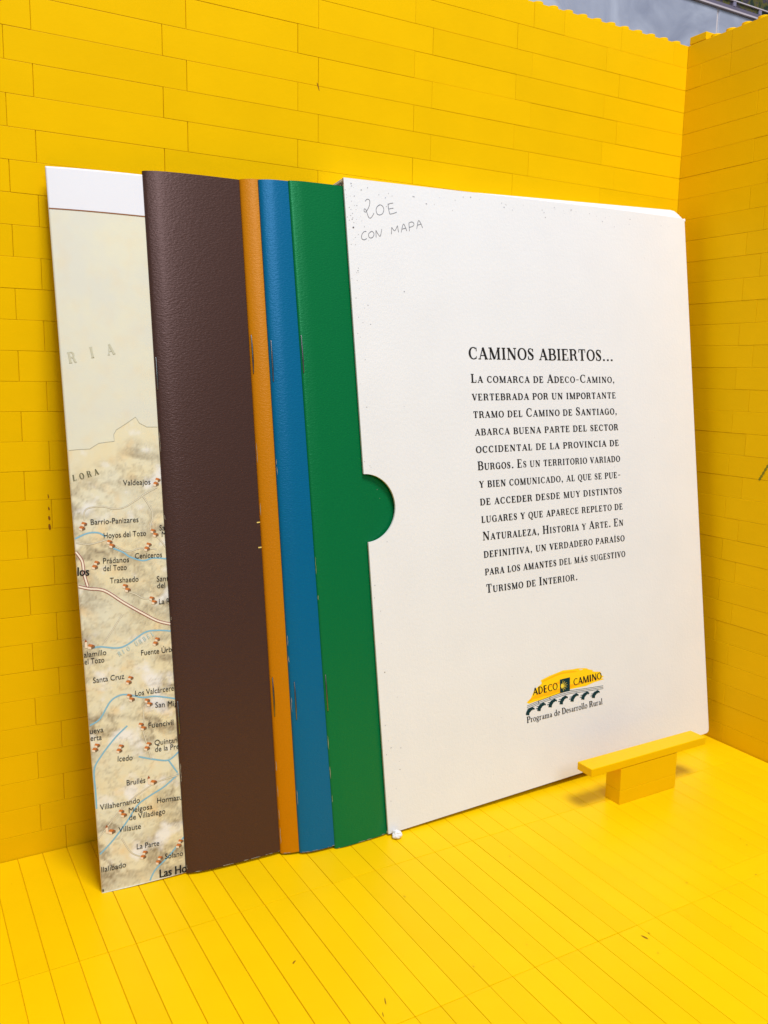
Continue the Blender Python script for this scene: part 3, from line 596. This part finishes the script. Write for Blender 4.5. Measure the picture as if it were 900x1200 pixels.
# the emblem: brushed yellow swash, shell square, bridge, wording
k = Ink(csurf, 0.05); rs = random.Random(11)
sw = [(67.2, 36.0), (69.5, 37.3), (71.6, 40.4), (75.6, 42.2), (75.2, 43.6), (80, 44.6), (87.3, 45.5), (93.9, 44.9), (97, 43.9), (99, 44.1), (103.6, 42.7), (103.2, 42.1), (106, 41.6), (108, 41.2), (107.6, 40.3), (109.5, 38.8), (108.2, 38.4), (109.7, 37.7), (104, 37.4), (99.3, 36.7), (94, 36.9), (90.8, 37.0), (84.5, 36.4), (78, 35.7), (72, 35.6), (68.5, 35.3)]
k.poly(sw, 0)
for (a, b2, c2, ww, mi) in (((68.0,36.2),(80,40.2),(92,41.5),1.0,1),((70,37.3),(82,37.6),(96,38.6),1.5,1),((75.8,42.8),(86,44.4),(95.5,43.6),0.7,1),((84,37.0),(96,38.4),(107.5,38.6),1.1,1),((90,42.4),(98,42.6),(104.2,42.2),0.7,0),((93,44.9),(98,44.3),(101.0,43.6),0.5,0),((100,41.2),(105,41.0),(108.4,40.6),0.5,0)):
    k.ribbon(spline([a, b2, c2], 7), [0.1]+[ww*rs.uniform(.7, 1.1) for _ in range(12)]+[0.1, 0.1], mi)
k.build('emblem_swash', [M_swash, M_swash2], case)
k = Ink(csurf, 0.09)
k.poly([(84.9, 36.6), (90.3, 36.4), (90.7, 42.0), (85.2, 42.0)])
for dv in (0, 0.62, 1.24): k.ribbon(spline([(67.3, 34.6-dv), (76, 35.7-dv), (88.0, 36.5-dv), (98, 35.8-dv), (109.0, 35.0-dv)], 6), 0.16)
for i in range(7):
    u = 68.4+i*5.95; tv = 33.0+1.35*math.sin((i+0.3)/6.6*math.pi); bv = tv-2.6+0.1*abs(3-i)
    k.ribbon(spline([(u-1.1, bv), (u-0.7, bv+1.2), (u+0.5, tv-0.35), (u+1.9, tv-0.1), (u+2.6, tv-0.7)], 5), [1.8]*5+[1.7]*5+[1.3]*5+[0.7]*5+[0.12])
    if i: k.ribbon([(u-2.6, tv-1.2), (u-0.9, tv-1.2)], 0.28); k.ribbon([(u-2.2, tv-0.4), (u-0.6, tv-0.5)], 0.2)
    if i in (1, 2): k.ribbon([(u-0.9, tv+0.3), (u-0.9, tv+1.9)], 0.25)
k.build('emblem_bridge', M_teal, case)
k = Ink(csurf, 0.12)
cu, cv = 86.3, 39.2
k.poly([(cu-0.5, cv-1.0), (cu+0.2, cv-0.7), (cu+0.5, cv), (cu+0.2, cv+0.7), (cu-0.5, cv+1.0), (cu-0.8, cv)], 0)
for i in range(7):
    a = math.radians(-75+i*25); k.ribbon([(cu+0.5*math.cos(a), cv+0.5*math.sin(a)), (cu+(1.9+0.9*math.cos(a))*math.cos(a), cv+2.3*math.sin(a))], [0.26, 0.10], 0)
k.build('emblem_shell', M_shell, case)
k = Ink(csurf, 0.13)
def optima(txt, u, v, u2, cap):
    W = serif_width(txt, 0, 0.03); sx = (u2-u)/W; x = 0
    for ch in txt:
        for pts, wd in SANS[ch]: k.ribbon([(u+(x+p[0])*sx, v+p[1]*cap) for p in pts], [q*cap for q in wd] if isinstance(wd, list) else wd*cap*1.3)
        x += G[ch][0]+0.03
SANS = {'A': [line((0.06,0),(0.33,1),0.09), line((0.32,1),(0.62,0),0.17), ha(0.17,0.48,0.33,0.09)], 'D': [st(0.14), ha(0.1,0.32,0.04,0.1), ha(0.1,0.32,0.96,0.1), arc(0.31,0.5,0.29,0.46,90,-90,14,.16,.08)], 'E': [st(0.14), ha(0.1,0.50,0.04,0.08), ha(0.1,0.48,0.96,0.08), ha(0.1,0.42,0.52,0.08)], 'C': [arc(0.40,0.5,0.32,0.46,50,310,16,.16,.08)], 'O': [arc(0.36,0.5,0.29,0.46,0,360,28,.16,.08)], 'M': [st(0.10,0,1,0.10), line((0.14,1),(0.44,0.02),0.16), line((0.44,0.02),(0.74,1),0.10), st(0.78)], 'I': [st(0.17)], 'N': [st(0.12,0,1,0.10), line((0.14,0.98),(0.62,0.02),0.16), st(0.64,0,1,0.10)]}
optima('ADECO', 70.7, 38.25, 83.8, 2.9); k.build('emblem_wording', M_ink, case); k = Ink(csurf, 0.13)
optima('CAMINO', 92.4, 38.1, 108.3, 2.9); k.build('emblem_wording', M_ink, case); k = Ink(csurf, 0.13)
serif(k, 'Programa de Desarrollo Rural', 66.8, 27.8, 2.5, width=41.2, track=0.03, slope=-0.012, bold=1.0)
k.build('emblem_wording', M_ink, case)
# pencilled price note
k = Ink(csurf, 0.05)
px = lambda x, y: (7.7+(x-150)*0.062-(y-200)*0.002, 228.6-(y-200)*0.0525+(x-150)*0.0075)
for P in ([(158,212),(168,199),(181,200),(188,212),(184,240),(172,265),(158,283),(148,276),(150,262),(160,268),(170,300),(178,320),(190,324),(206,306),(212,292)], [(250,240),(235,252),(228,275),(236,300),(254,306),(272,296),(280,272),(274,250),(256,238),(246,244)], [(310,232),(313,270),(320,304)], [(308,238),(325,232),(345,230)], [(312,270),(330,266),(346,264)], [(320,304),(345,300),(368,292)],
          [(158,412),(142,414),(128,432),(126,456),(140,467),(160,460)], [(185,418),(173,430),(174,450),(188,458),(204,448),(208,428),(196,414),(184,418)], [(222,456),(222,408)], [(222,408),(248,450),(262,402)],
          [(326,440),(330,394)], [(330,394),(350,418),(370,384)], [(370,384),(376,430)], [(394,432),(412,376),(434,424)], [(400,410),(428,404)], [(452,426),(450,370)], [(450,370),(472,364),(486,378),(476,394),(452,400)], [(504,414),(520,356),(546,408)], [(510,388),(540,382)]):
    Q = spline([px(*p) for p in P], 6); k.ribbon(Q, [0.20+0.08*rs.random() for _ in Q])
k.build('pencil_writing', M_pencil, case)
k = Ink(csurf, 0.05); rs = random.Random(5)
def blot(u, v, r, mi):
    n0 = rs.randint(5, 8); k.poly([(u+r*rs.uniform(.5, 1.2)*math.cos(2*math.pi*i/n0)*1.3, v+r*rs.uniform(.5, 1.2)*math.sin(2*math.pi*i/n0)) for i in range(n0)], mi)
for _ in range(46): blot(abs(rs.gauss(0, 2.6))+0.4, 232-abs(rs.gauss(0, 24)), rs.uniform(0.06, 0.22), rs.choice((0, 0, 0, 1)))
for _ in range(48): blot(rs.uniform(1, 165), CH-0.8-abs(rs.gauss(0, 2.4)), rs.uniform(0.08, 0.28), 0)
for _ in range(26): blot(abs(rs.gauss(0, 3))+0.5, rs.uniform(8, 200), rs.uniform(0.06, 0.2), rs.choice((0, 0, 1)))
for _ in range(14): blot(rs.uniform(2, 160), rs.uniform(5, 225), rs.uniform(0.05, 0.14), 0)
blot(2.6, 218.5, 0.3, 1); blot(3.0, 60, 0.18, 1); blot(7.5, 50.0, 0.16, 0); blot(22.0, 197, 0.22, 0)
n0 = len(fpm.v); fpm.v += k.v; fpm.f += [tuple(n0+i for i in f) for f in k.f]; fpm.m += [3+i for i in k.m]
fpm.build('front_panel', [M_card, M_inside, M_card, M_scuff, M_scuff2], case)

# ================================================================ the little stand and the crumbs on the floor
stand = empty('brick_stand', Matrix.Translation(Vector((-71.2, -66, 0))*S) @ Matrix.Rotation(0.008, 4, 'Z'), label='low T-shaped yellow toy brick stand on the floor in front of the white case', cat='stand')
m = MB(); m.box((-15.75, -3.9, 0.03), (15.75, 3.9, 5.62)); m.build('lower_brick', M_stand, stand, bevel=0.12, seg=2)
m = MB(); m.box((-15.72, -3.86, 5.66), (15.72, 3.9, 15.0)); m.build('upper_brick', M_stand, stand, bevel=0.12, seg=2)
m = MB(); m.box((-31.6, -4.0, 15.2), (32.4, 3.95, 18.4)); m.box((-14.5, -3.4, 14.9), (14.5, 3.4, 15.3)); m.build('top_tile', M_stand, stand, bevel=0.28, seg=3)
dk = Ink(lambda u, v, h: (u, v, h), 0.03, 0.0004); rs = random.Random(9)
for u, v in [(-86,-84),(-302,-15),(-121,-93),(-72,-97),(-88,-115),(-89,-118),(-120,-133),(-98,-131),(-81,-128),(-113,-77),(-116,-90),(-128,-82),(-158,-84),(-193,-120),(-193,-82),(-66,-110)]+[(rs.uniform(-180, -20), rs.uniform(-150, -70)) for _ in range(22)]:
    n0 = rs.randint(5, 8); r = rs.uniform(0.10, 0.34)
    dk.poly([(u+r*rs.uniform(.5, 1.3)*math.cos(2*math.pi*i/n0), v+r*rs.uniform(.5, 1.3)*math.sin(2*math.pi*i/n0)) for i in range(n0)])
for (u, v), (du, dv), ww in (((-237,-94),(0.7,0.5),0.5),((-222,-120),(0.5,1.2),0.35),((-225,-124),(0.3,0.8),0.25),((-140,-134),(-0.3,1.2),0.7)):
    dk.ribbon(spline([(u-du, v-dv), (u, v+0.2), (u+du, v+dv)], 5), [0.1, 0.4*ww, ww*.8, ww, ww*.9, ww*.8, ww*.9, ww*.7, ww*.5, 0.2, 0.08])
dk.build('floor_dirt', M_dirt, kind='stuff', label='dark crumbs and brown scuffs scattered on the yellow floor', cat='dirt')
